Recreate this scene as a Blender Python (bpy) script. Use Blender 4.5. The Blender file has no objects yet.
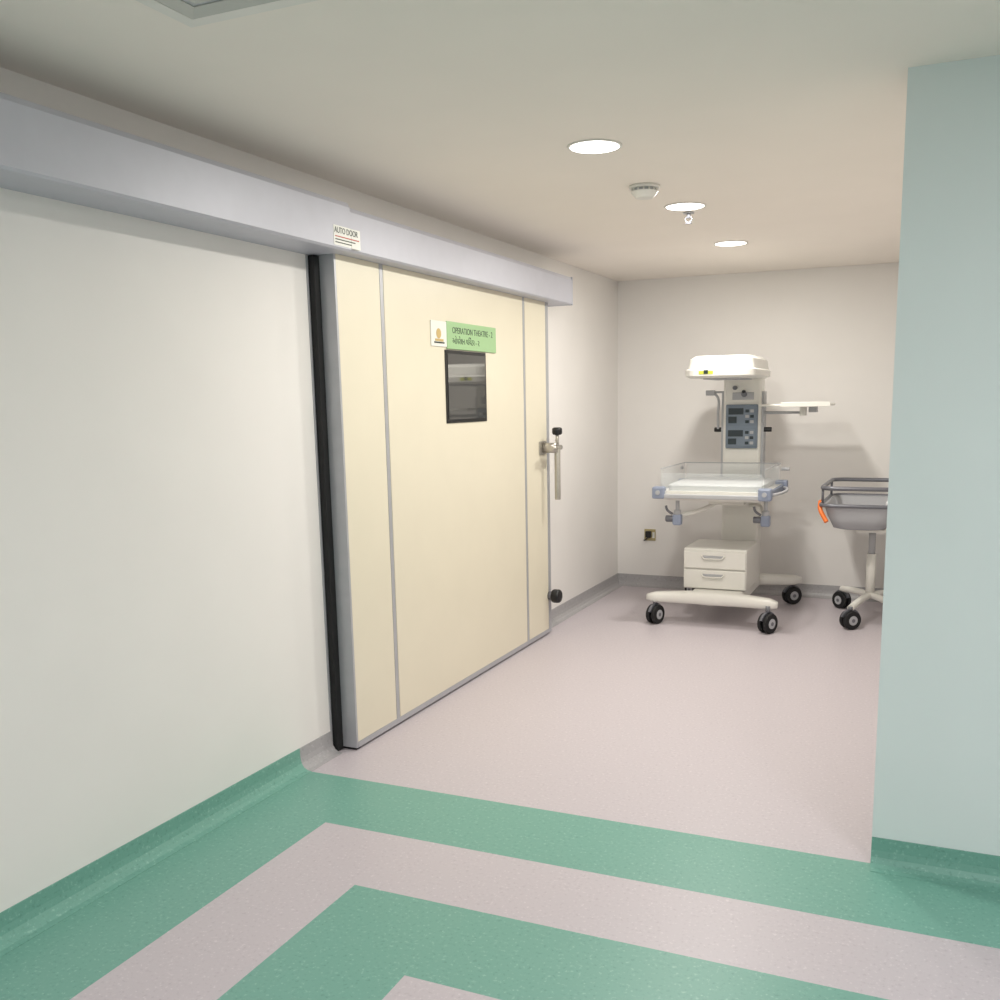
import bpy, bmesh, math
from mathutils import Vector, Matrix

sc = bpy.context.scene
sc.view_settings.view_transform = 'Standard'
sc.view_settings.look = 'None'
sc.view_settings.exposure = 0.0
COL = sc.collection

# ------------------------------------------------------------------ materials
def lin(c):
    c = c / 255.0
    return c / 12.92 if c <= 0.04045 else ((c + 0.055) / 1.055) ** 2.4
def rgb(r, g, b): return (lin(r), lin(g), lin(b), 1.0)

def mat(name, col, rough=0.5, metal=0.0, spec=0.5, noise=0.0, nscale=40.0, bump=0.0, bscale=200.0,
        emis=None, estr=0.0, alpha=1.0, trans=0.0):
    m = bpy.data.materials.new(name); m.use_nodes = True
    nt = m.node_tree; b = nt.nodes['Principled BSDF']
    b.inputs['Base Color'].default_value = col
    b.inputs['Roughness'].default_value = rough
    b.inputs['Metallic'].default_value = metal
    b.inputs['Specular IOR Level'].default_value = spec
    b.inputs['Alpha'].default_value = alpha
    b.inputs['Transmission Weight'].default_value = trans
    if emis:
        b.inputs['Emission Color'].default_value = emis
        b.inputs['Emission Strength'].default_value = estr
    tc = nt.nodes.new('ShaderNodeTexCoord')
    if noise > 0:
        n = nt.nodes.new('ShaderNodeTexNoise'); n.inputs['Scale'].default_value = nscale
        n.inputs['Detail'].default_value = 4
        nt.links.new(tc.outputs['Object'], n.inputs['Vector'])
        r = nt.nodes.new('ShaderNodeValToRGB')
        r.color_ramp.elements[0].position = 0.3; r.color_ramp.elements[1].position = 0.7
        r.color_ramp.elements[0].color = tuple(c * (1 - noise) for c in col[:3]) + (1,)
        r.color_ramp.elements[1].color = tuple(min(1, c * (1 + noise)) for c in col[:3]) + (1,)
        nt.links.new(n.outputs['Fac'], r.inputs['Fac'])
        nt.links.new(r.outputs['Color'], b.inputs['Base Color'])
    if bump > 0:
        n2 = nt.nodes.new('ShaderNodeTexNoise'); n2.inputs['Scale'].default_value = bscale
        nt.links.new(tc.outputs['Object'], n2.inputs['Vector'])
        bp = nt.nodes.new('ShaderNodeBump'); bp.inputs['Strength'].default_value = bump
        bp.inputs['Distance'].default_value = 0.002
        nt.links.new(n2.outputs['Fac'], bp.inputs['Height'])
        nt.links.new(bp.outputs['Normal'], b.inputs['Normal'])
    return m

def vinyl(name, col, dark, light):
    """speckled hospital sheet vinyl"""
    m = bpy.data.materials.new(name); m.use_nodes = True
    nt = m.node_tree; b = nt.nodes['Principled BSDF']
    b.inputs['Roughness'].default_value = 0.40
    b.inputs['Specular IOR Level'].default_value = 0.45
    tc = nt.nodes.new('ShaderNodeTexCoord')
    n = nt.nodes.new('ShaderNodeTexNoise'); n.inputs['Scale'].default_value = 75; n.inputs['Detail'].default_value = 3
    nt.links.new(tc.outputs['Object'], n.inputs['Vector'])
    r = nt.nodes.new('ShaderNodeValToRGB'); cr = r.color_ramp
    cr.elements[0].position = 0.30; cr.elements[0].color = dark
    cr.elements[1].position = 0.42; cr.elements[1].color = col
    e = cr.elements.new(0.60); e.color = col
    e = cr.elements.new(0.70); e.color = light
    nt.links.new(n.outputs['Fac'], r.inputs['Fac'])
    v = nt.nodes.new('ShaderNodeTexVoronoi'); v.inputs['Scale'].default_value = 32
    nt.links.new(tc.outputs['Object'], v.inputs['Vector'])
    r2 = nt.nodes.new('ShaderNodeValToRGB')
    r2.color_ramp.elements[0].position = 0.07; r2.color_ramp.elements[0].color = (1, 1, 1, 1)
    r2.color_ramp.elements[1].position = 0.12; r2.color_ramp.elements[1].color = (0, 0, 0, 1)
    nt.links.new(v.outputs['Distance'], r2.inputs['Fac'])
    mx = nt.nodes.new('ShaderNodeMix'); mx.data_type = 'RGBA'
    nt.links.new(r2.outputs['Color'], mx.inputs[0])
    nt.links.new(r.outputs['Color'], mx.inputs[6]); mx.inputs[7].default_value = light
    nt.links.new(mx.outputs[2], b.inputs['Base Color'])
    return m

M = {}
M['wall'] = mat('wall_paint', rgb(234, 231, 228), 0.6, noise=0.012, nscale=3, bump=0.08)
M['wall_mint'] = mat('wall_paint_mint', rgb(219, 229, 228), 0.6, noise=0.012, nscale=3, bump=0.08)
M['ceil'] = mat('ceiling_paint', rgb(243, 236, 228), 0.8, noise=0.01, nscale=3)
M['pink'] = vinyl('vinyl_lilac', rgb(192, 184, 189), rgb(182, 173, 179), rgb(206, 198, 202))
M['green'] = vinyl('vinyl_green', rgb(113, 163, 149), rgb(100, 150, 137), rgb(137, 182, 169))
M['grey_v'] = vinyl('vinyl_grey', rgb(168, 166, 168), rgb(155, 153, 155), rgb(182, 180, 182))
M['track'] = mat('track_aluminium', rgb(190, 191, 201), 0.45, metal=0.15, noise=0.02, nscale=12)
M['alu'] = mat('aluminium', rgb(180, 181, 186), 0.4, metal=0.35, noise=0.03, nscale=15)
M['cream'] = mat('door_cream_laminate', rgb(223, 216, 196), 0.35, noise=0.012, nscale=5)
M['rubber'] = mat('black_rubber', rgb(20, 20, 22), 0.7, noise=0.1)
M['black'] = mat('black_plastic', rgb(18, 18, 20), 0.35)
M['glass'] = mat('dark_window_glass', rgb(66, 66, 65), 0.04, spec=1.0)
M['steel'] = mat('brushed_steel', rgb(190, 186, 178), 0.3, metal=0.8, noise=0.05, nscale=60)
M['signg'] = mat('sign_green', rgb(156, 192, 142), 0.4, noise=0.02)
M['signw'] = mat('sign_white', rgb(228, 228, 222), 0.4)
M['ink'] = mat('sign_ink', rgb(30, 48, 40), 0.5)
M['red'] = mat('label_red', rgb(180, 60, 50), 0.5)
M['tan'] = mat('sign_logo_tan', rgb(196, 170, 110), 0.5)
M['white'] = mat('white_enamel', rgb(228, 226, 220), 0.35, noise=0.01)
M['white2'] = mat('white_plastic', rgb(220, 218, 211), 0.4)
M['matt'] = mat('mattress_vinyl', rgb(208, 210, 211), 0.5, noise=0.02, bump=0.1, bscale=30)
M['blue'] = mat('blue_grey_plastic', rgb(138, 147, 168), 0.4, noise=0.02)
M['panel'] = mat('control_panel_blue', rgb(118, 130, 144), 0.4)
M['screen'] = mat('panel_display', rgb(46, 56, 62), 0.2)
M['lgrey'] = mat('light_grey_plastic', rgb(178, 179, 183), 0.45)
M['dgrey'] = mat('dark_grey_tube', rgb(112, 113, 120), 0.35, metal=0.3)
M['ventg'] = mat('vent_grey', rgb(196, 195, 190), 0.5)
M['acryl'] = mat('clear_acrylic', rgb(225, 232, 236), 0.08, spec=0.6, alpha=0.16)
M['tub'] = mat('smoky_tub', rgb(190, 191, 196), 0.2, alpha=0.72)
M['orange'] = mat('orange_clip', rgb(232, 120, 50), 0.4)
M['brass'] = mat('socket_tan', rgb(180, 165, 120), 0.4)
M['lamp'] = mat('lamp_diffuser', rgb(255, 255, 255), 0.5, emis=(1, 0.97, 0.92, 1), estr=6)
M['yellow'] = mat('sticker_yellow', rgb(190, 196, 70), 0.5)

# ------------------------------------------------------------------ helpers
def group(name):
    e = bpy.data.objects.new(name, None); e.empty_display_size = 0.1
    COL.objects.link(e); return e
def finish(o, parent, m, smooth=False):
    if m is not None: o.data.materials.append(M[m] if isinstance(m, str) else m)
    COL.objects.link(o)
    if parent: o.parent = parent
    if smooth:
        for p in o.data.polygons: p.use_smooth = True
    return o
def mesh_obj(name, bm, parent, m, smooth=False):
    me = bpy.data.meshes.new(name); bm.normal_update(); bm.to_mesh(me); bm.free()
    return finish(bpy.data.objects.new(name, me), parent, m, smooth)
def box(name, x0, x1, y0, y1, z0, z1, m, parent=None, bev=0.0, seg=2, taper=None, rotz=0.0):
    bm = bmesh.new(); bmesh.ops.create_cube(bm, size=1.0)
    cx, cy, cz = (x0 + x1) / 2, (y0 + y1) / 2, (z0 + z1) / 2
    for v in bm.verts:
        s = 1.0
        if taper and v.co.z > 0: s = taper
        v.co = Vector((v.co.x * (x1 - x0) * s, v.co.y * (y1 - y0) * s, v.co.z * (z1 - z0)))
    if bev > 0:
        bmesh.ops.bevel(bm, geom=bm.edges[:], offset=bev, segments=seg, profile=0.5, affect='EDGES')
    if rotz: bmesh.ops.rotate(bm, verts=bm.verts, cent=(0, 0, 0), matrix=Matrix.Rotation(rotz, 3, 'Z'))
    bmesh.ops.translate(bm, verts=bm.verts, vec=(cx, cy, cz))
    return mesh_obj(name, bm, parent, m)
def cyl(name, p0, p1, r, m, parent=None, r2=None, seg=24, bev=0.0):
    p0, p1 = Vector(p0), Vector(p1); d = p1 - p0
    bm = bmesh.new()
    bmesh.ops.create_cone(bm, cap_ends=True, segments=seg, radius1=r, radius2=r if r2 is None else r2, depth=d.length)
    if bev > 0:
        es = [e for e in bm.edges if len(e.link_faces) == 2 and any(len(f.verts) > 4 for f in e.link_faces)]
        bmesh.ops.bevel(bm, geom=es, offset=bev, segments=3, profile=0.5, affect='EDGES')
    q = Vector((0, 0, 1)).rotation_difference(d.normalized())
    bmesh.ops.transform(bm, matrix=Matrix.Translation((p0 + p1) / 2) @ q.to_matrix().to_4x4(), verts=bm.verts)
    o = mesh_obj(name, bm, parent, m)
    for p in o.data.polygons: p.use_smooth = len(p.vertices) <= 4
    return o
def tube(name, pts, r, m, parent=None, cyclic=False, smooth=True):
    cu = bpy.data.curves.new(name, 'CURVE'); cu.dimensions = '3D'; cu.bevel_depth = r; cu.bevel_resolution = 4
    cu.use_fill_caps = True
    if smooth:
        s = cu.splines.new('BEZIER'); s.bezier_points.add(len(pts) - 1)
        for bp_, p in zip(s.bezier_points, pts):
            bp_.co = p; bp_.handle_left_type = bp_.handle_right_type = 'AUTO'
    else:
        s = cu.splines.new('POLY'); s.points.add(len(pts) - 1)
        for q, p in zip(s.points, pts): q.co = (*p, 1)
    s.use_cyclic_u = cyclic
    o = bpy.data.objects.new(name, cu); cu.materials.append(M[m]); COL.objects.link(o)
    if parent: o.parent = parent
    return o
def rrect(x0, x1, y0, y1, r, n=5):
    out = []
    for cx, cy, a0 in ((x1 - r, y1 - r, 0), (x0 + r, y1 - r, 90), (x0 + r, y0 + r, 180), (x1 - r, y0 + r, 270)):
        for i in range(n + 1):
            a = math.radians(a0 + 90 * i / n); out.append((cx + r * math.cos(a), cy + r * math.sin(a)))
    return out
def loft(name, rings, m, parent=None, cap0=True, cap1=True, smooth=False, thick=0):
    bm = bmesh.new(); R = [[bm.verts.new(p) for p in ring] for ring in rings]; n = len(R[0])
    for a, b in zip(R, R[1:]):
        for i in range(n): bm.faces.new((a[i], a[(i + 1) % n], b[(i + 1) % n], b[i]))
    if cap0: bm.faces.new(list(reversed(R[0])))
    if cap1: bm.faces.new(R[-1])
    bmesh.ops.recalc_face_normals(bm, faces=bm.faces)
    o = mesh_obj(name, bm, parent, m, smooth)
    if thick:
        md = o.modifiers.new('solid', 'SOLIDIFY'); md.thickness = thick; md.offset = 0
    return o
def text(name, body, size, origin, xdir, updir, m, parent, align='LEFT', sx=1.0):
    cu = bpy.data.curves.new(name, 'FONT'); cu.body = body; cu.size = size; cu.extrude = 0.0004; cu.align_x = align
    o = bpy.data.objects.new(name, cu); cu.materials.append(M[m]); COL.objects.link(o)
    X = Vector(xdir).normalized(); Y = Vector(updir).normalized(); Z = X.cross(Y)
    mt = Matrix((X * sx, Y, Z)).transposed().to_4x4(); mt.translation = Vector(origin)
    o.matrix_world = mt
    o.parent = parent
    return o
def caster(name, x, y, parent, r=0.058, ang=0.0, top=0.16):
    dx, dy = math.cos(ang), math.sin(ang)   # axle direction
    for k, s in enumerate((-1, 1)):
        a = (x + dx * s * 0.010, y + dy * s * 0.010, r); b = (x + dx * s * 0.038, y + dy * s * 0.038, r)
        cyl(f'{name}_wheel_{k}', a, b, r, 'rubber', parent, bev=0.008, seg=28)
        c = (x + dx * s * 0.041, y + dy * s * 0.041, r)
        cyl(f'{name}_hub_{k}', b, c, r * 0.5, 'lgrey', parent)
        d = (x + dx * s * 0.043, y + dy * s * 0.043, r)
        cyl(f'{name}_axle_{k}', c, d, r * 0.2, 'dgrey', parent)
    ox, oy = -dy, dx; n = 9; ra, rb = r + 0.012, r * 0.72
    prof = [(ra * math.cos(math.radians(a)), ra * math.sin(math.radians(a))) for a in [20 + 140 * i / n for i in range(n + 1)]]
    prof += [(rb * math.cos(math.radians(a)), rb * math.sin(math.radians(a))) for a in [160 - 140 * i / n for i in range(n + 1)]]
    loft(f'{name}_hood', [[(x + dx * s + ox * u, y + dy * s + oy * u, r + v) for u, v in prof] for s in (-0.009, 0.009)], 'dgrey', parent)
    cyl(f'{name}_stem', (x, y, r * 2), (x, y, top), 0.016, 'dgrey', parent)

# ------------------------------------------------------------------ room shell
H = 2.6; YB = 8.0; Y0 = 3.35; XP = 2.419; XW = 2.60; XR = 5.2; YF = -2.2
box('wall_left', -0.12, 0, YF, YB + 0.12, 0, H, 'wall')
box('wall_back', 0, XW, YB, YB + 0.12, 0, H, 'wall')
box('wall_right_recess', XW, XW + 0.12, Y0 + 0.14, YB + 0.12, 0, H, 'wall')
box('wall_pillar', XP, XR, Y0, Y0 + 0.14, 0, H, 'wall_mint')
box('wall_right', XR, XR + 0.12, YF, Y0 + 0.14, 0, H, 'wall')
box('wall_front', -0.12, XR + 0.12, YF - 0.12, YF, 0, H, 'wall')
box('ceiling', -0.12, XR + 0.12, YF - 0.12, YB + 0.12, H, H + 0.1, 'ceil')

def floor_mesh():
    bm = bmesh.new()
    def poly(pts, mi):
        f = bm.faces.new([bm.verts.new((x, y, 0)) for x, y in pts]); f.material_index = mi
    fx0, fx1, fy0, fy1 = 0.0, XR, YF, Y0
    offs = [(0, 0), (0.4286, 0.419), (0.811, 0.797), (1.236, 1.19), (1.62, 1.58)]
    cols = [1, 0, 1, 0, 1]
    for k, (ox, oy) in enumerate(offs):
        a = (fx0 + ox, fx1 - ox, fy0 + oy, fy1 - oy)
        if k < len(offs) - 1:
            px, py = offs[k + 1]; b = (fx0 + px, fx1 - px, fy0 + py, fy1 - py)
            poly([(a[0], a[3]), (a[1], a[3]), (b[1], b[3]), (b[0], b[3])], cols[k])
            poly([(a[0], a[2]), (a[1], a[2]), (b[1], b[2]), (b[0], b[2])], cols[k])
            poly([(a[0], a[2]), (b[0], b[2]), (b[0], b[3]), (a[0], a[3])], cols[k])
            poly([(a[1], a[2]), (b[1], b[2]), (b[1], b[3]), (a[1], a[3])], cols[k])
        else:
            poly([(a[0], a[2]), (a[1], a[2]), (a[1], a[3]), (a[0], a[3])], cols[k])
    poly([(0, Y0), (XW, Y0), (XW, YB), (0, YB)], 0)
    for f in bm.faces:
        f.normal_update()
        if f.normal.z < 0: f.normal_flip()
    me = bpy.data.meshes.new('floor'); bm.to_mesh(me); bm.free()
    me.materials.append(M['pink']); me.materials.append(M['green'])
    o = bpy.data.objects.new('floor', me); COL.objects.link(o)
floor_mesh()

PROF = [(0.0, 0.10), (0.005, 0.10), (0.007, 0.055), (0.012, 0.032), (0.024, 0.014), (0.040, 0.005), (0.062, 0.0015), (0.062, 0.0), (0.0, 0.0)]
def cove(name, A, B, n, m):
    A, B, n = Vector((*A, 0)), Vector((*B, 0)), Vector((*n, 0))
    rings = [[P + n * d + Vector((0, 0, z)) for d, z in PROF] for P in (A, B)]
    loft(name, rings, m)
cove('baseboard_left_front', (0, YF), (0, Y0), (1, 0), 'green')
cove('baseboard_left_grey', (0, Y0), (0, 3.595), (1, 0), 'grey_v')
cove('baseboard_left_rear', (0, 6.16), (0, YB), (1, 0), 'grey_v')
cove('baseboard_back', (0, YB), (XW, YB), (0, -1), 'grey_v')
cove('baseboard_recess', (XW, Y0 + 0.14), (XW, YB), (-1, 0), 'grey_v')
cove('baseboard_pillar', (XP, Y0), (XR, Y0), (0, -1), 'green')

# ------------------------------------------------------------------ sliding door
D0, D1, DZ, DX = 3.643, 6.129, 2.262, 0.1116
door = group('door_1')
box('leaf', 0.045, DX - 0.006, D0 + 0.012, D1 - 0.01, 0.02, DZ, 'cream', door)
box('edge_profile_near', 0.036, DX, D0, D0 + 0.014, 0.014, DZ, 'alu', door)
box('edge_profile_far', 0.036, DX + 0.001, D1 - 0.045, D1, 0.014, DZ, 'alu', door)
box('bottom_rail', 0.036, DX, D0 + 0.01, D1 - 0.02, 0.012, 0.04, 'alu', door)
for i, y in enumerate((4.03, 5.72)):
    box(f'seam_strip_{i}', DX - 0.008, DX - 0.001, y - 0.014, y + 0.014, 0.04, DZ, 'alu', door)
for i, (a, b) in enumerate(((D0 + 0.014, 4.012), (4.048, 5.702), (5.738, D1 - 0.045))):
    box(f'panel_{i}', DX - 0.01, DX, a, b, 0.04, DZ, 'cream', door, bev=0.002)
box('seal_gasket', 0.001, 0.036, D0 - 0.040, D1 - 0.02, 0.004, 2.255, 'rubber', door)
box('seal_lip', 0.001, 0.006, D0 - 0.050, D0 - 0.040, 0.004, 2.255, 'alu', door)
box('floor_guide', 0.03, 0.10, D0 + 0.01, D0 + 0.05, 0.0, 0.014, 'black', door)
# vision window
box('window_frame', DX, DX + 0.006, 4.64, 5.14, 1.505, 1.895, 'black', door, bev=0.002)
box('window_glass', DX + 0.006, DX + 0.009, 4.660, 5.120, 1.525, 1.875, 'glass', door)
# handle
HX, HY = 0.205, 6.04
cyl('handle_bar', (HX, HY, 0.955), (HX, HY, 1.31), 0.020, 'steel', door, bev=0.004)
cyl('handle_neck', (HX, HY, 1.30), (HX, HY, 1.42), 0.012, 'steel', door)
cyl('handle_knob', (HX, HY, 1.39), (HX, HY, 1.44), 0.034, 'black', door, bev=0.014)
cyl('handle_cross', (HX, HY - 0.12, 1.305), (HX, HY + 0.06, 1.305), 0.017, 'steel', door)
cyl('handle_boss', (0.11, HY - 0.03, 1.305), (HX + 0.01, HY - 0.03, 1.305), 0.034, 'steel', door)
box('handle_plate', DX, DX + 0.008, 5.94, 6.06, 1.26, 1.35, 'steel', door, bev=0.003)
cyl('kick_stem', (DX, 6.09, 0.275), (0.14, 6.09, 0.275), 0.03, 'dgrey', door)
cyl('kick_knob', (0.135, 6.09, 0.275), (0.20, 6.09, 0.275), 0.048, 'black', door, bev=0.018)

# sign above window
sign = group('door_sign')
box('sign_white', DX, DX + 0.006, 4.49, 4.72, 1.908, 2.04, 'signw', sign, bev=0.002)
box('sign_green', DX + 0.001, DX + 0.009, 4.66, 5.28, 1.900, 2.045, 'signg', sign, bev=0.003)
cyl('logo_ball', (DX + 0.006, 4.57, 1.975), (DX + 0.0075, 4.57, 1.975), 0.026, 'tan', sign)
box('logo_base', DX + 0.006, DX + 0.008, 4.53, 4.62, 1.935, 1.947, 'tan', sign)
box('logo_base_line', DX + 0.006, DX + 0.0082, 4.52, 4.63, 1.925, 1.932, 'ink', sign)
SX = DX + 0.0095
text('sign_text', 'OPERATION THEATRE - 2', 0.047, (SX, 4.72, 1.985), (0, 1, 0), (0, 0, 1), 'ink', sign, sx=0.95)
text('sign_text_local', 'ઓપરેશન થિયેટર - ૨', 0.047, (SX, 4.72, 1.93), (0, 1, 0), (0, 0, 1), 'ink', sign, sx=0.95)

# ------------------------------------------------------------------ overhead track
track = group('door_track_housing')
def prism_y(name, prof, y0, y1, m, parent):
    loft(name, [[(x, y, z) for x, z in prof] for y in (y0, y1)], m, parent)
prism_y('cover_near', [(0.001, 2.258), (0.203, 2.258), (0.213, 2.266), (0.213, 2.438), (0.203, 2.457), (0.001, 2.457)], -1.9, 3.63, 'track', track)
prism_y('cover_far', [(0.001, 2.262), (0.19, 2.262), (0.20, 2.270), (0.20, 2.425), (0.19, 2.445), (0.001, 2.445)], 3.634, 6.36, 'track', track)
box('joint_gap', 0.001, 0.195, 3.629, 3.635, 2.264, 2.44, 'dgrey', track)
box('end_cap', 0.001, 0.203, 6.36, 6.37, 2.260, 2.447, 'track', track, bev=0.002)
box('label_plate', 0.213, 0.2145, 3.50, 3.630, 2.272, 2.352, 'signw', track)
box('label_plate_far', 0.2, 0.2145, 3.632, 3.70, 2.272, 2.352, 'signw', track)
text('label_brand', 'AUTO DOOR', 0.034, (0.2150, 3.505, 2.322), (0, 1, 0), (0, 0, 1), 'ink', track, sx=0.85)
for i in range(3):
    box(f'label_line_{i}', 0.2145, 0.2152, 3.51, 3.69 - 0.03 * i, 2.306 - 0.012 * i, 2.310 - 0.012 * i, 'red' if i == 0 else 'ink', track)

# ------------------------------------------------------------------ ceiling fixtures
def downlight(x, y, power):
    g = group('downlight')
    bm = bmesh.new(); n = 40
    prof = [(0.096, 0.0), (0.108, 0.0), (0.108, -0.004), (0.100, -0.006), (0.096, -0.003)]
    R = []
    for i in range(n):
        a = 2 * math.pi * i / n
        R.append([bm.verts.new((x + r * math.cos(a), y + r * math.sin(a), H + z)) for r, z in prof])
    for i in range(n):
        A, B = R[i], R[(i + 1) % n]
        for j in range(len(prof)): bm.faces.new((A[j], B[j], B[(j + 1) % len(prof)], A[(j + 1) % len(prof)]))
    bmesh.ops.recalc_face_normals(bm, faces=bm.faces)
    mesh_obj('trim_ring', bm, g, 'white', True)
    cyl('diffuser', (x, y, H - 0.004), (x, y, H - 0.0005), 0.097, 'lamp', g, seg=40)
    ld = bpy.data.lights.new('downlight_lamp', 'AREA'); ld.shape = 'DISK'; ld.size = 0.185; ld.energy = power
    ld.color = (1.0, 0.968, 0.895)
    lo = bpy.data.objects.new('lamp', ld); lo.location = (x, y, H - 0.008); COL.objects.link(lo); lo.parent = g
for x, y in ((1.26, 3.78), (1.29, 5.12), (1.26, 6.45)): downlight(x, y, 23)

def panel_light(x, y, power):
    g = group('ceiling_panel_light')
    box('frame', x - 0.3, x + 0.3, y - 0.3, y + 0.3, H - 0.012, H, 'white', g, bev=0.003)
    box('diffuser', x - 0.28, x + 0.28, y - 0.28, y + 0.28, H - 0.014, H - 0.011, 'lamp', g)
    ld = bpy.data.lights.new('panel_lamp', 'AREA'); ld.shape = 'SQUARE'; ld.size = 0.56; ld.energy = power
    ld.color = (0.99, 0.962, 1.0)
    lo = bpy.data.objects.new('lamp', ld); lo.location = (x, y, H - 0.018); COL.objects.link(lo); lo.parent = g
for x, y in ((1.4, -0.6), (3.6, -0.6), (3.7, 1.3)): panel_light(x, y, 25)

vent = group('ceiling_air_diffuser')
vx0, vx1, vy0, vy1 = 0.72, 1.32, 1.54, 2.14
for n_, (a, b, c, d) in enumerate(((vx0, vx1, vy0, vy0 + .04), (vx0, vx1, vy1 - .04, vy1), (vx0, vx0 + .04, vy0 + .04, vy1 - .04), (vx1 - .04, vx1, vy0 + .04, vy1 - .04))):
    box(f'frame_{n_}', a, b, c, d, H - 0.010, H, 'white', vent)
for i in range(1, 4):
    t = i * 0.072
    a = rrect(vx0 + t - .02, vx1 - t + .02, vy0 + t - .02, vy1 - t + .02, 0.002, 1)
    b = rrect(vx0 + t + 0.015, vx1 - t - 0.015, vy0 + t + 0.015, vy1 - t - 0.015, 0.002, 1)
    loft(f'vane_{i}', [[(x, y, H - 0.014) for x, y in a], [(x, y, H - 0.003) for x, y in b]], 'ventg', vent, cap0=False, cap1=(i == 3), thick=0.003)
box('back', vx0 + .01, vx1 - .01, vy0 + .01, vy1 - .01, H - 0.002, H, 'lgrey', vent)

sm = group('smoke_detector')
sx, sy = 1.235, 4.56
cyl('base', (sx, sy, H - 0.014), (sx, sy, H), 0.072, 'white', sm)
cyl('gap', (sx, sy, H - 0.026), (sx, sy, H - 0.014), 0.055, 'lgrey', sm)
cyl('dome', (sx, sy, H - 0.056), (sx, sy, H - 0.026), 0.040, 'white', sm, r2=0.066, bev=0.004)
for i in range(14):
    a = i * math.pi / 7
    cyl(f'vane_{i}', (sx + .058 * math.cos(a), sy + .058 * math.sin(a), H - 0.028), (sx + .058 * math.cos(a), sy + .058 * math.sin(a), H - 0.012), 0.004, 'white', sm, seg=8)
sp = group('ceiling_sprinkler')
px, py = 1.265, 5.30
cyl('rose', (px, py, H - 0.006), (px, py, H), 0.030, 'lgrey', sp)
cyl('stem', (px, py, H - 0.03), (px, py, H), 0.010, 'dgrey', sp)
for s in (-1, 1): tube(f'arm_{s+1}', [(px + s * .008, py, H - .02), (px + s * .018, py, H - .035), (px, py, H - .055)], 0.003, 'dgrey', sp)
cyl('deflector', (px, py, H - 0.058), (px, py, H - 0.055), 0.018, 'dgrey', sp)

# ------------------------------------------------------------------ wall socket
so = group('wall_socket')
box('plate', 0.245, 0.345, YB - 0.01, YB, 0.405, 0.505, 'brass', so, bev=0.004)
box('plug', 0.262, 0.312, YB - 0.045, YB - 0.01, 0.435, 0.49, 'black', so, bev=0.006)
box('switch', 0.318, 0.338, YB - 0.014, YB - 0.01, 0.43, 0.48, 'signw', so)
tube('lead', [(0.285, YB - .04, .435), (0.27, YB - .05, .42), (0.25, YB - .03, .41)], 0.006, 'black', so)

# ------------------------------------------------------------------ infant radiant warmer
W = group('infant_radiant_warmer')
def legbar(name, yc, x0, x1, yoff, z=0.20):
    n = 17; rings = []
    for i in range(n):
        t = i / (n - 1); x = x0 + (x1 - x0) * t; s = abs(2 * t - 1)
        yy = yc + yoff * (1 - s * s); w = 0.060 - 0.014 * s; zc = z + 0.006 * (1 - s * s); h = 0.050 - 0.014 * s
        if i in (0, n - 1): w *= 0.6; h *= 0.6
        rings.append([(x, yy + w * abs(math.cos(a)) ** .6 * (1 if math.cos(a) > 0 else -1), zc + h * abs(math.sin(a)) ** .6 * (1 if math.sin(a) > 0 else -1)) for a in [2 * math.pi * k / 16 + .01 for k in range(16)]])
    loft(name, rings, 'white', W, smooth=True)
legbar('base_front_bar', 6.65, 0.66, 1.59, 0.06, 0.195)
legbar('base_rear_bar', 7.66, 0.70, 1.62, -0.10, 0.195)
box('base_spine', 0.95, 1.32, 6.70, 7.62, 0.150, 0.235, 'white', W, bev=0.02, seg=3)
caster('caster_fl', 0.72, 6.65, W, r=0.070, ang=-0.35, top=0.19)
caster('caster_fr', 1.53, 6.62, W, r=0.070, ang=-0.5, top=0.19)
caster('caster_rl', 0.76, 7.66, W, r=0.070, ang=0.9, top=0.19)
caster('caster_rr', 1.55, 7.66, W, r=0.070, ang=-0.9, top=0.19)
# drawers
box('drawer_cabinet', 0.875, 1.335, 6.86, 7.34, 0.235, 0.535, 'white', W, bev=0.008)
for i, (a, b) in enumerate(((0.243, 0.380), (0.390, 0.515))):
    box(f'drawer_front_{i}', 0.880, 1.33, 6.842, 6.862, a, b, 'white', W, bev=0.006)
    box(f'drawer_recess_{i}', 1.02, 1.17, 6.840, 6.845, b - 0.05, b - 0.028, 'lgrey', W, bev=0.002)
    tube(f'drawer_handle_{i}', [(1.01, 6.842, b - .03), (1.03, 6.826, b - .05), (1.16, 6.826, b - .05), (1.18, 6.842, b - .03)], 0.006, 'white2', W, smooth=False)
# column
box('column', 1.030, 1.315, 7.42, 7.58, 0.22, 1.80, 'white', W, bev=0.02, seg=3)
box('bed_support', 1.05, 1.31, 6.85, 7.45, 0.86, 0.925, 'white2', W, bev=0.01)
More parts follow.
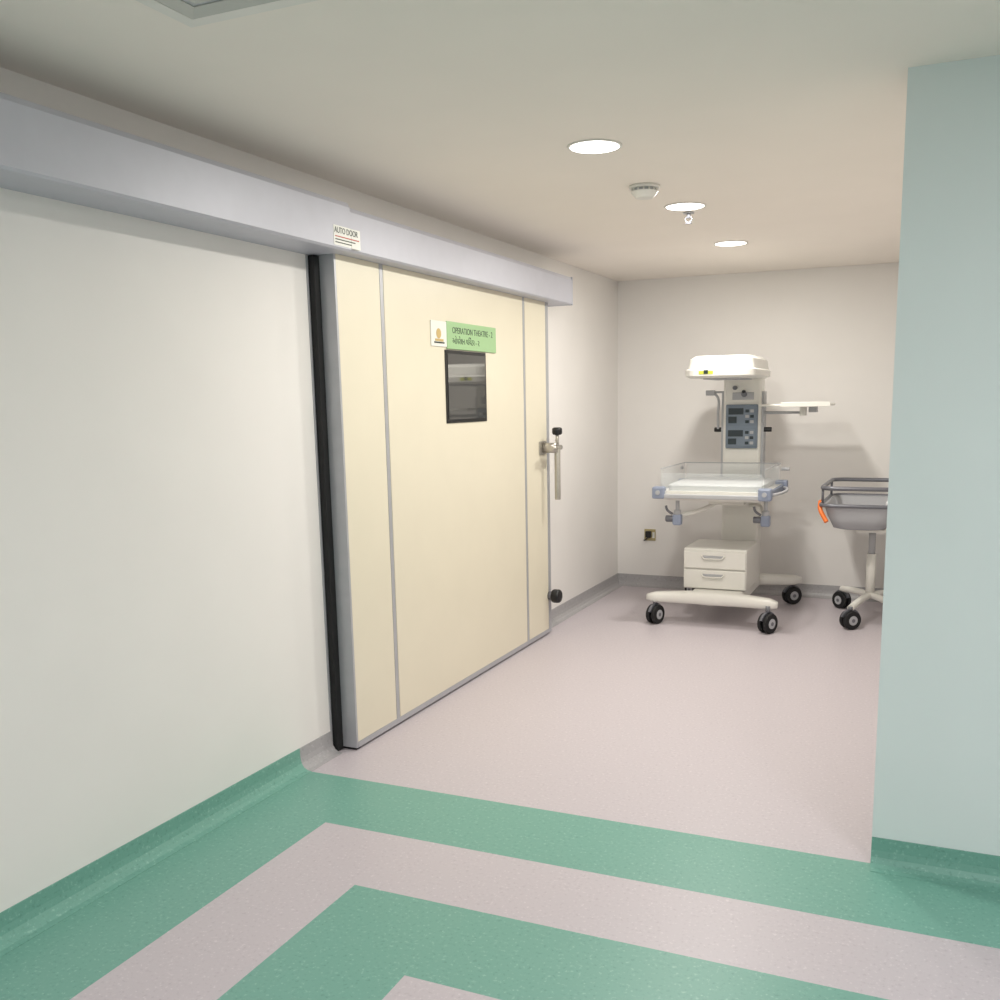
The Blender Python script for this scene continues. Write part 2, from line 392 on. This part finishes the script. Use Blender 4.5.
# bed tray
bx0, bx1, by0, by1 = 0.755, 1.495, 6.60, 7.33
tr = rrect(bx0, bx1, by0, by1, 0.04)
loft('tray', [[(x, y, 0.905) for x, y in rrect(bx0 + .04, bx1 - .04, by0 + .04, by1 - .04, .03)],
              [(x, y, 0.930) for x, y in tr], [(x, y, 0.975) for x, y in tr]], 'white', W)
loft('mattress', [[(x, y, 0.975) for x, y in rrect(bx0 + .05, bx1 - .05, by0 + .05, by1 - .05, .04)],
                  [(x, y, 1.010) for x, y in rrect(bx0 + .045, bx1 - .045, by0 + .045, by1 - .045, .045)],
                  [(x, y, 1.025) for x, y in rrect(bx0 + .07, bx1 - .07, by0 + .07, by1 - .07, .04)]], 'matt', W, smooth=False)
for i, (x, y) in enumerate(((bx0, by0), (bx1, by0), (bx1, by1), (bx0, by1))):
    box(f'corner_block_{i}', x - 0.045, x + 0.045, y - 0.03, y + 0.04, 0.92, 1.005, 'blue', W, bev=0.012)
    cyl(f'corner_catch_{i}', (x, y - 0.04, 0.965), (x, y - 0.028, 0.965), 0.016, 'lgrey', W)
box('side_rail_right', bx1, bx1 + 0.022, by0, by1, 0.935, 0.975, 'blue', W, bev=0.006)
box('side_rail_left', bx0 - 0.022, bx0, by0, by1, 0.935, 0.975, 'blue', W, bev=0.006)
box('front_rail', bx0, bx1, by0 - 0.022, by0, 0.925, 0.955, 'lgrey', W, bev=0.006)
tube('push_handle', [(bx1 + .01, by0 + .05, .955), (bx1 + .05, by0 + .1, .955), (bx1 + .05, by1 - .1, .955), (bx1 + .01, by1 - .05, .955)], 0.011, 'lgrey', W)
pz0, pz1 = 0.975, 1.13
box('guard_front', bx0 + .02, bx1 - .02, by0 + 0.006, by0 + 0.012, pz0, pz1 - 0.03, 'acryl', W, bev=0.002)
box('guard_back', bx0 + .02, bx1 - .02, by1 - .012, by1 - .006, pz0, pz1, 'acryl', W, bev=0.002)
box('guard_left', bx0 + .006, bx0 + .012, by0 + .02, by1 - .02, pz0, pz1, 'acryl', W, bev=0.002)
box('guard_right', bx1 - .012, bx1 - .006, by0 + .02, by1 - .02, pz0, pz1, 'acryl', W, bev=0.002)
tube('guard_rim', [(x, y, pz1) for x, y in ((bx0 + .009, by0 + .02), (bx0 + .009, by1 - .01), (bx1 - .009, by1 - .01), (bx1 - .009, by0 + .02))], 0.0035, 'lgrey', W, smooth=False)
for s, (a, b) in enumerate(((bx0, bx0 - .02), (bx1, bx1 + 0.06))):
    cyl(f'rear_peg_{s}', (a, 7.30, 1.09), (b, 7.30, 1.09), 0.012, 'lgrey', W)
# under-bed clamps with flow valves
for i, (x, y) in enumerate(((0.86, 6.72), (1.47, 6.80))):
    cyl(f'clamp_post_{i}', (x, y, 0.78), (x, y, 0.93), 0.014, 'lgrey', W)
    box(f'clamp_body_{i}', x - 0.032, x + 0.032, y - 0.03, y + 0.03, 0.72, 0.80, 'blue', W, bev=0.012)
    cyl(f'clamp_knob_{i}', (x - 0.085, y, 0.765), (x - 0.03, y, 0.765), 0.024, 'dgrey', W, bev=0.006)
    cyl(f'clamp_cap_{i}', (x, y, 0.79), (x, y, 0.83), 0.026, 'lgrey', W, bev=0.006)
    tube(f'clamp_lever_{i}', [(x - .03, y - .02, 0.80), (x - 0.07, y - .02, .83), (x - 0.08, y - .02, .86)], 0.009, 'dgrey', W)
tube('tilt_bar', [(0.88, 6.75, 0.79), (1.0, 6.8, 0.82), (1.1, 6.95, 0.87)], 0.016, 'white', W)
tube('tilt_bar_rear', [(1.25, 7.42, 0.80), (1.38, 7.1, 0.83), (1.45, 6.83, 0.80)], 0.012, 'white2', W)
# control panel
FY = 7.42
box('control_panel', 1.055, 1.295, FY - 0.025, FY + 0.005, 1.235, 1.565, 'panel', W, bev=0.008)
for k, (a, b) in enumerate(((1.41, 1.55), (1.25, 1.385))):
    box(f'module_{k}', 1.067, 1.283, FY - 0.031, FY - 0.024, a, b, 'panel', W, bev=0.003)
    box(f'display_{k}', 1.077, 1.19, FY - 0.034, FY - 0.030, b - 0.06, b - 0.012, 'screen', W)
    box(f'display_small_{k}', 1.077, 1.14, FY - 0.034, FY - 0.030, a + 0.015, b - 0.075, 'screen', W)
    for i in range(3):
        for j in range(2):
            box(f'key_{k}{i}{j}', 1.205 + j * 0.036, 1.232 + j * 0.036, FY - 0.036, FY - 0.030, a + 0.015 + i * 0.04, a + 0.037 + i * 0.04, 'lgrey' if (i + j) % 2 else 'screen', W, bev=0.002)
cyl('top_knob', (1.12, FY - .03, 1.69), (1.12, FY, 1.69), 0.016, 'dgrey', W)
box('column_slot', 1.10, 1.26, FY - 0.008, FY + 0.002, 1.60, 1.655, 'lgrey', W, bev=0.003)
cyl('probe_socket', (1.19, FY - .03, 1.64), (1.19, FY, 1.64), 0.02, 'dgrey', W)
cyl('probe_plug', (1.19, FY - .05, 1.66), (1.19, FY - .02, 1.66), 0.012, 'black', W)
for s, x in ((0, 1.030), (1, 1.315)):
    sg = -1 if s == 0 else 1
    box(f'column_rail_{s}', min(x, x + sg * 0.018), max(x, x + sg * 0.018), 7.45, 7.55, 1.0, 1.66, 'lgrey', W)
    cyl(f'rail_clamp_{s}', (x + sg * 0.01, 7.47, 1.375), (x + sg * 0.075, 7.47, 1.375), 0.018, 'black', W, bev=0.004)
tube('hook_arm', [(1.03, 7.47, 1.66), (0.95, 7.47, 1.66), (0.91, 7.47, 1.66)], 0.008, 'lgrey', W, smooth=False)
box('hook_block', 0.885, 0.955, 7.45, 7.49, 1.635, 1.675, 'lgrey', W, bev=0.006)
tube('hose', [(0.955, 7.46, 1.65), (0.985, 7.45, 1.61), (0.985, 7.45, 1.5), (0.985, 7.46, 1.38)], 0.010, 'lgrey', W)
# monitor shelf on right
box('shelf_top', 1.325, 1.83, 7.28, 7.62, 1.548, 1.565, 'white', W, bev=0.006)
box('shelf_lip', 1.48, 1.83, 7.275, 7.285, 1.543, 1.578, 'white', W, bev=0.003)
tube('shelf_arm', [(1.33, 7.47, 1.50), (1.62, 7.47, 1.50), (1.62, 7.47, 1.545)], 0.012, 'lgrey', W, smooth=False)
box('shelf_bracket', 1.60, 1.64, 7.40, 7.50, 1.475, 1.55, 'white2', W, bev=0.006)
box('shelf_bracket_side', 1.66, 1.72, 7.43, 7.50, 1.50, 1.55, 'lgrey', W, bev=0.006)
# heater head
def headring(x0, x1, y0, y1, r, z): return [(x, y, z) for x, y in rrect(x0, x1, y0, y1, r, 6)]
hx0, hx1, hy0, hy1 = 0.885, 1.380, 6.72, 7.50
loft('heater_canopy', [headring(hx0 + .03, hx1 - .03, hy0 + .03, hy1 - .02, .08, 1.755),
                       headring(hx0, hx1, hy0, hy1, .10, 1.770), headring(hx0, hx1, hy0, hy1, .10, 1.81),
                       headring(hx0 + .012, hx1 - .012, hy0 + .014, hy1, .10, 1.818),
                       headring(hx0 + .026, hx1 - .026, hy0 + .035, hy1 - .01, .09, 1.885),
                       headring(hx0 + .055, hx1 - .055, hy0 + .075, hy1 - .03, .09, 1.908)], 'white', W)
box('heater_grille', hx0 + .12, hx1 - .12, hy0 + .12, hy1 - .18, 1.746, 1.757, 'lgrey', W)
box('canopy_sticker', 1.00, 1.10, hy0 - 0.0015, hy0 + 0.004, 1.780, 1.803, 'yellow', W)
box('canopy_sticker_logo', 1.035, 1.065, hy0 - 0.0025, hy0 + 0.004, 1.782, 1.808, 'ink', W)
cyl('canopy_cap', (1.12, 6.95, 1.905), (1.12, 6.95, 1.918), 0.012, 'dgrey', W)

# ------------------------------------------------------------------ bassinet trolley
C = group('bassinet_trolley')
cx0, cx1, cy0, cy1 = 1.83, 2.32, 6.93, 7.72
def tubring(o, z): return [(x, y, z) for x, y in rrect(cx0 + o, cx1 - o, cy0 + o, cy1 - o, 0.09, 6)]
loft('tub', [tubring(0.10, 0.69), tubring(0.07, 0.70), tubring(0.03, 0.79), tubring(0.012, 0.855), tubring(0.0, 0.865)], 'tub', C, cap0=True, cap1=False, smooth=True, thick=0.005)
loft('tub_mattress', [tubring(0.085, 0.71), tubring(0.06, 0.745)], 'matt', C)
tube('lower_rail', tubring(-0.012, 0.865), 0.014, 'dgrey', C, cyclic=True, smooth=False)
tube('upper_rail', tubring(-0.005, 0.985), 0.015, 'dgrey', C, cyclic=True, smooth=False)
for i, (x, y) in enumerate(((cx0 - .005, cy0 + .1), (cx0 - .005, cy1 - .1), (cx1 + .005, cy0 + .1), (cx1 + .005, cy1 - .1))):
    cyl(f'rail_post_{i}', (x, y, 0.87), (x, y, 0.98), 0.009, 'dgrey', C)
tube('orange_clip', [(cx0 - 0.022, cy0 + .12, 0.88), (cx0 - 0.012, cy0 + .05, 0.83), (cx0 + 0.035, cy0 + 0.01, 0.75)], 0.016, 'orange', C)
mx, my = 2.15, 7.33
box('tub_carrier', mx - 0.10, mx + 0.10, my - 0.25, my + 0.25, 0.665, 0.69, 'white', C, bev=0.008)
cyl('lift_column', (mx, my, 0.15), (mx, my, 0.48), 0.033, 'white', C)
cyl('lift_inner', (mx, my, 0.46), (mx, my, 0.67), 0.024, 'lgrey', C)
for i, (x, y) in enumerate(((2.05, 6.93), (1.93, 7.62), (2.38, 7.0), (2.40, 7.65))):
    n = Vector((x - mx, y - my, 0))
    tube(f'base_leg_{i}', [(mx, my, 0.175), (mx + n.x * .5, my + n.y * .5, 0.17), (x, y, 0.15)], 0.024, 'white', C)
    caster(f'caster_{i}', x, y, C, r=0.066, ang=(-0.9, 0.9, 0.6, -0.4)[i], top=0.16)

# ------------------------------------------------------------------ world and camera
w = bpy.data.worlds.new('world'); sc.world = w; w.use_nodes = True
w.node_tree.nodes['Background'].inputs[0].default_value = (0.8, 0.85, 0.9, 1)
w.node_tree.nodes['Background'].inputs[1].default_value = 0.3

yaw, pitch, roll = -0.4093, -0.1679, -0.0167
cy_, sy_ = math.cos(yaw), math.sin(yaw); cp, sp_ = math.cos(pitch), math.sin(pitch)
fw = Vector((sy_ * cp, cy_ * cp, sp_)); ri = Vector((cy_, -sy_, 0)); up = ri.cross(fw)
cr_, sr_ = math.cos(roll), math.sin(roll)
r2 = cr_ * ri + sr_ * up; u2 = -sr_ * ri + cr_ * up
cam = bpy.data.cameras.new('camera'); co = bpy.data.objects.new('camera', cam); COL.objects.link(co)
mt = Matrix((r2, u2, -fw)).transposed().to_4x4(); mt.translation = Vector((2.5675, 0, 1.6159))
co.matrix_world = mt
cam.sensor_width = 36; cam.sensor_fit = 'HORIZONTAL'; cam.lens = 958.42 * 36 / 1000
cam.shift_x = -0.02404; cam.shift_y = 0.06373
cam.clip_start = 0.05
sc.camera = co
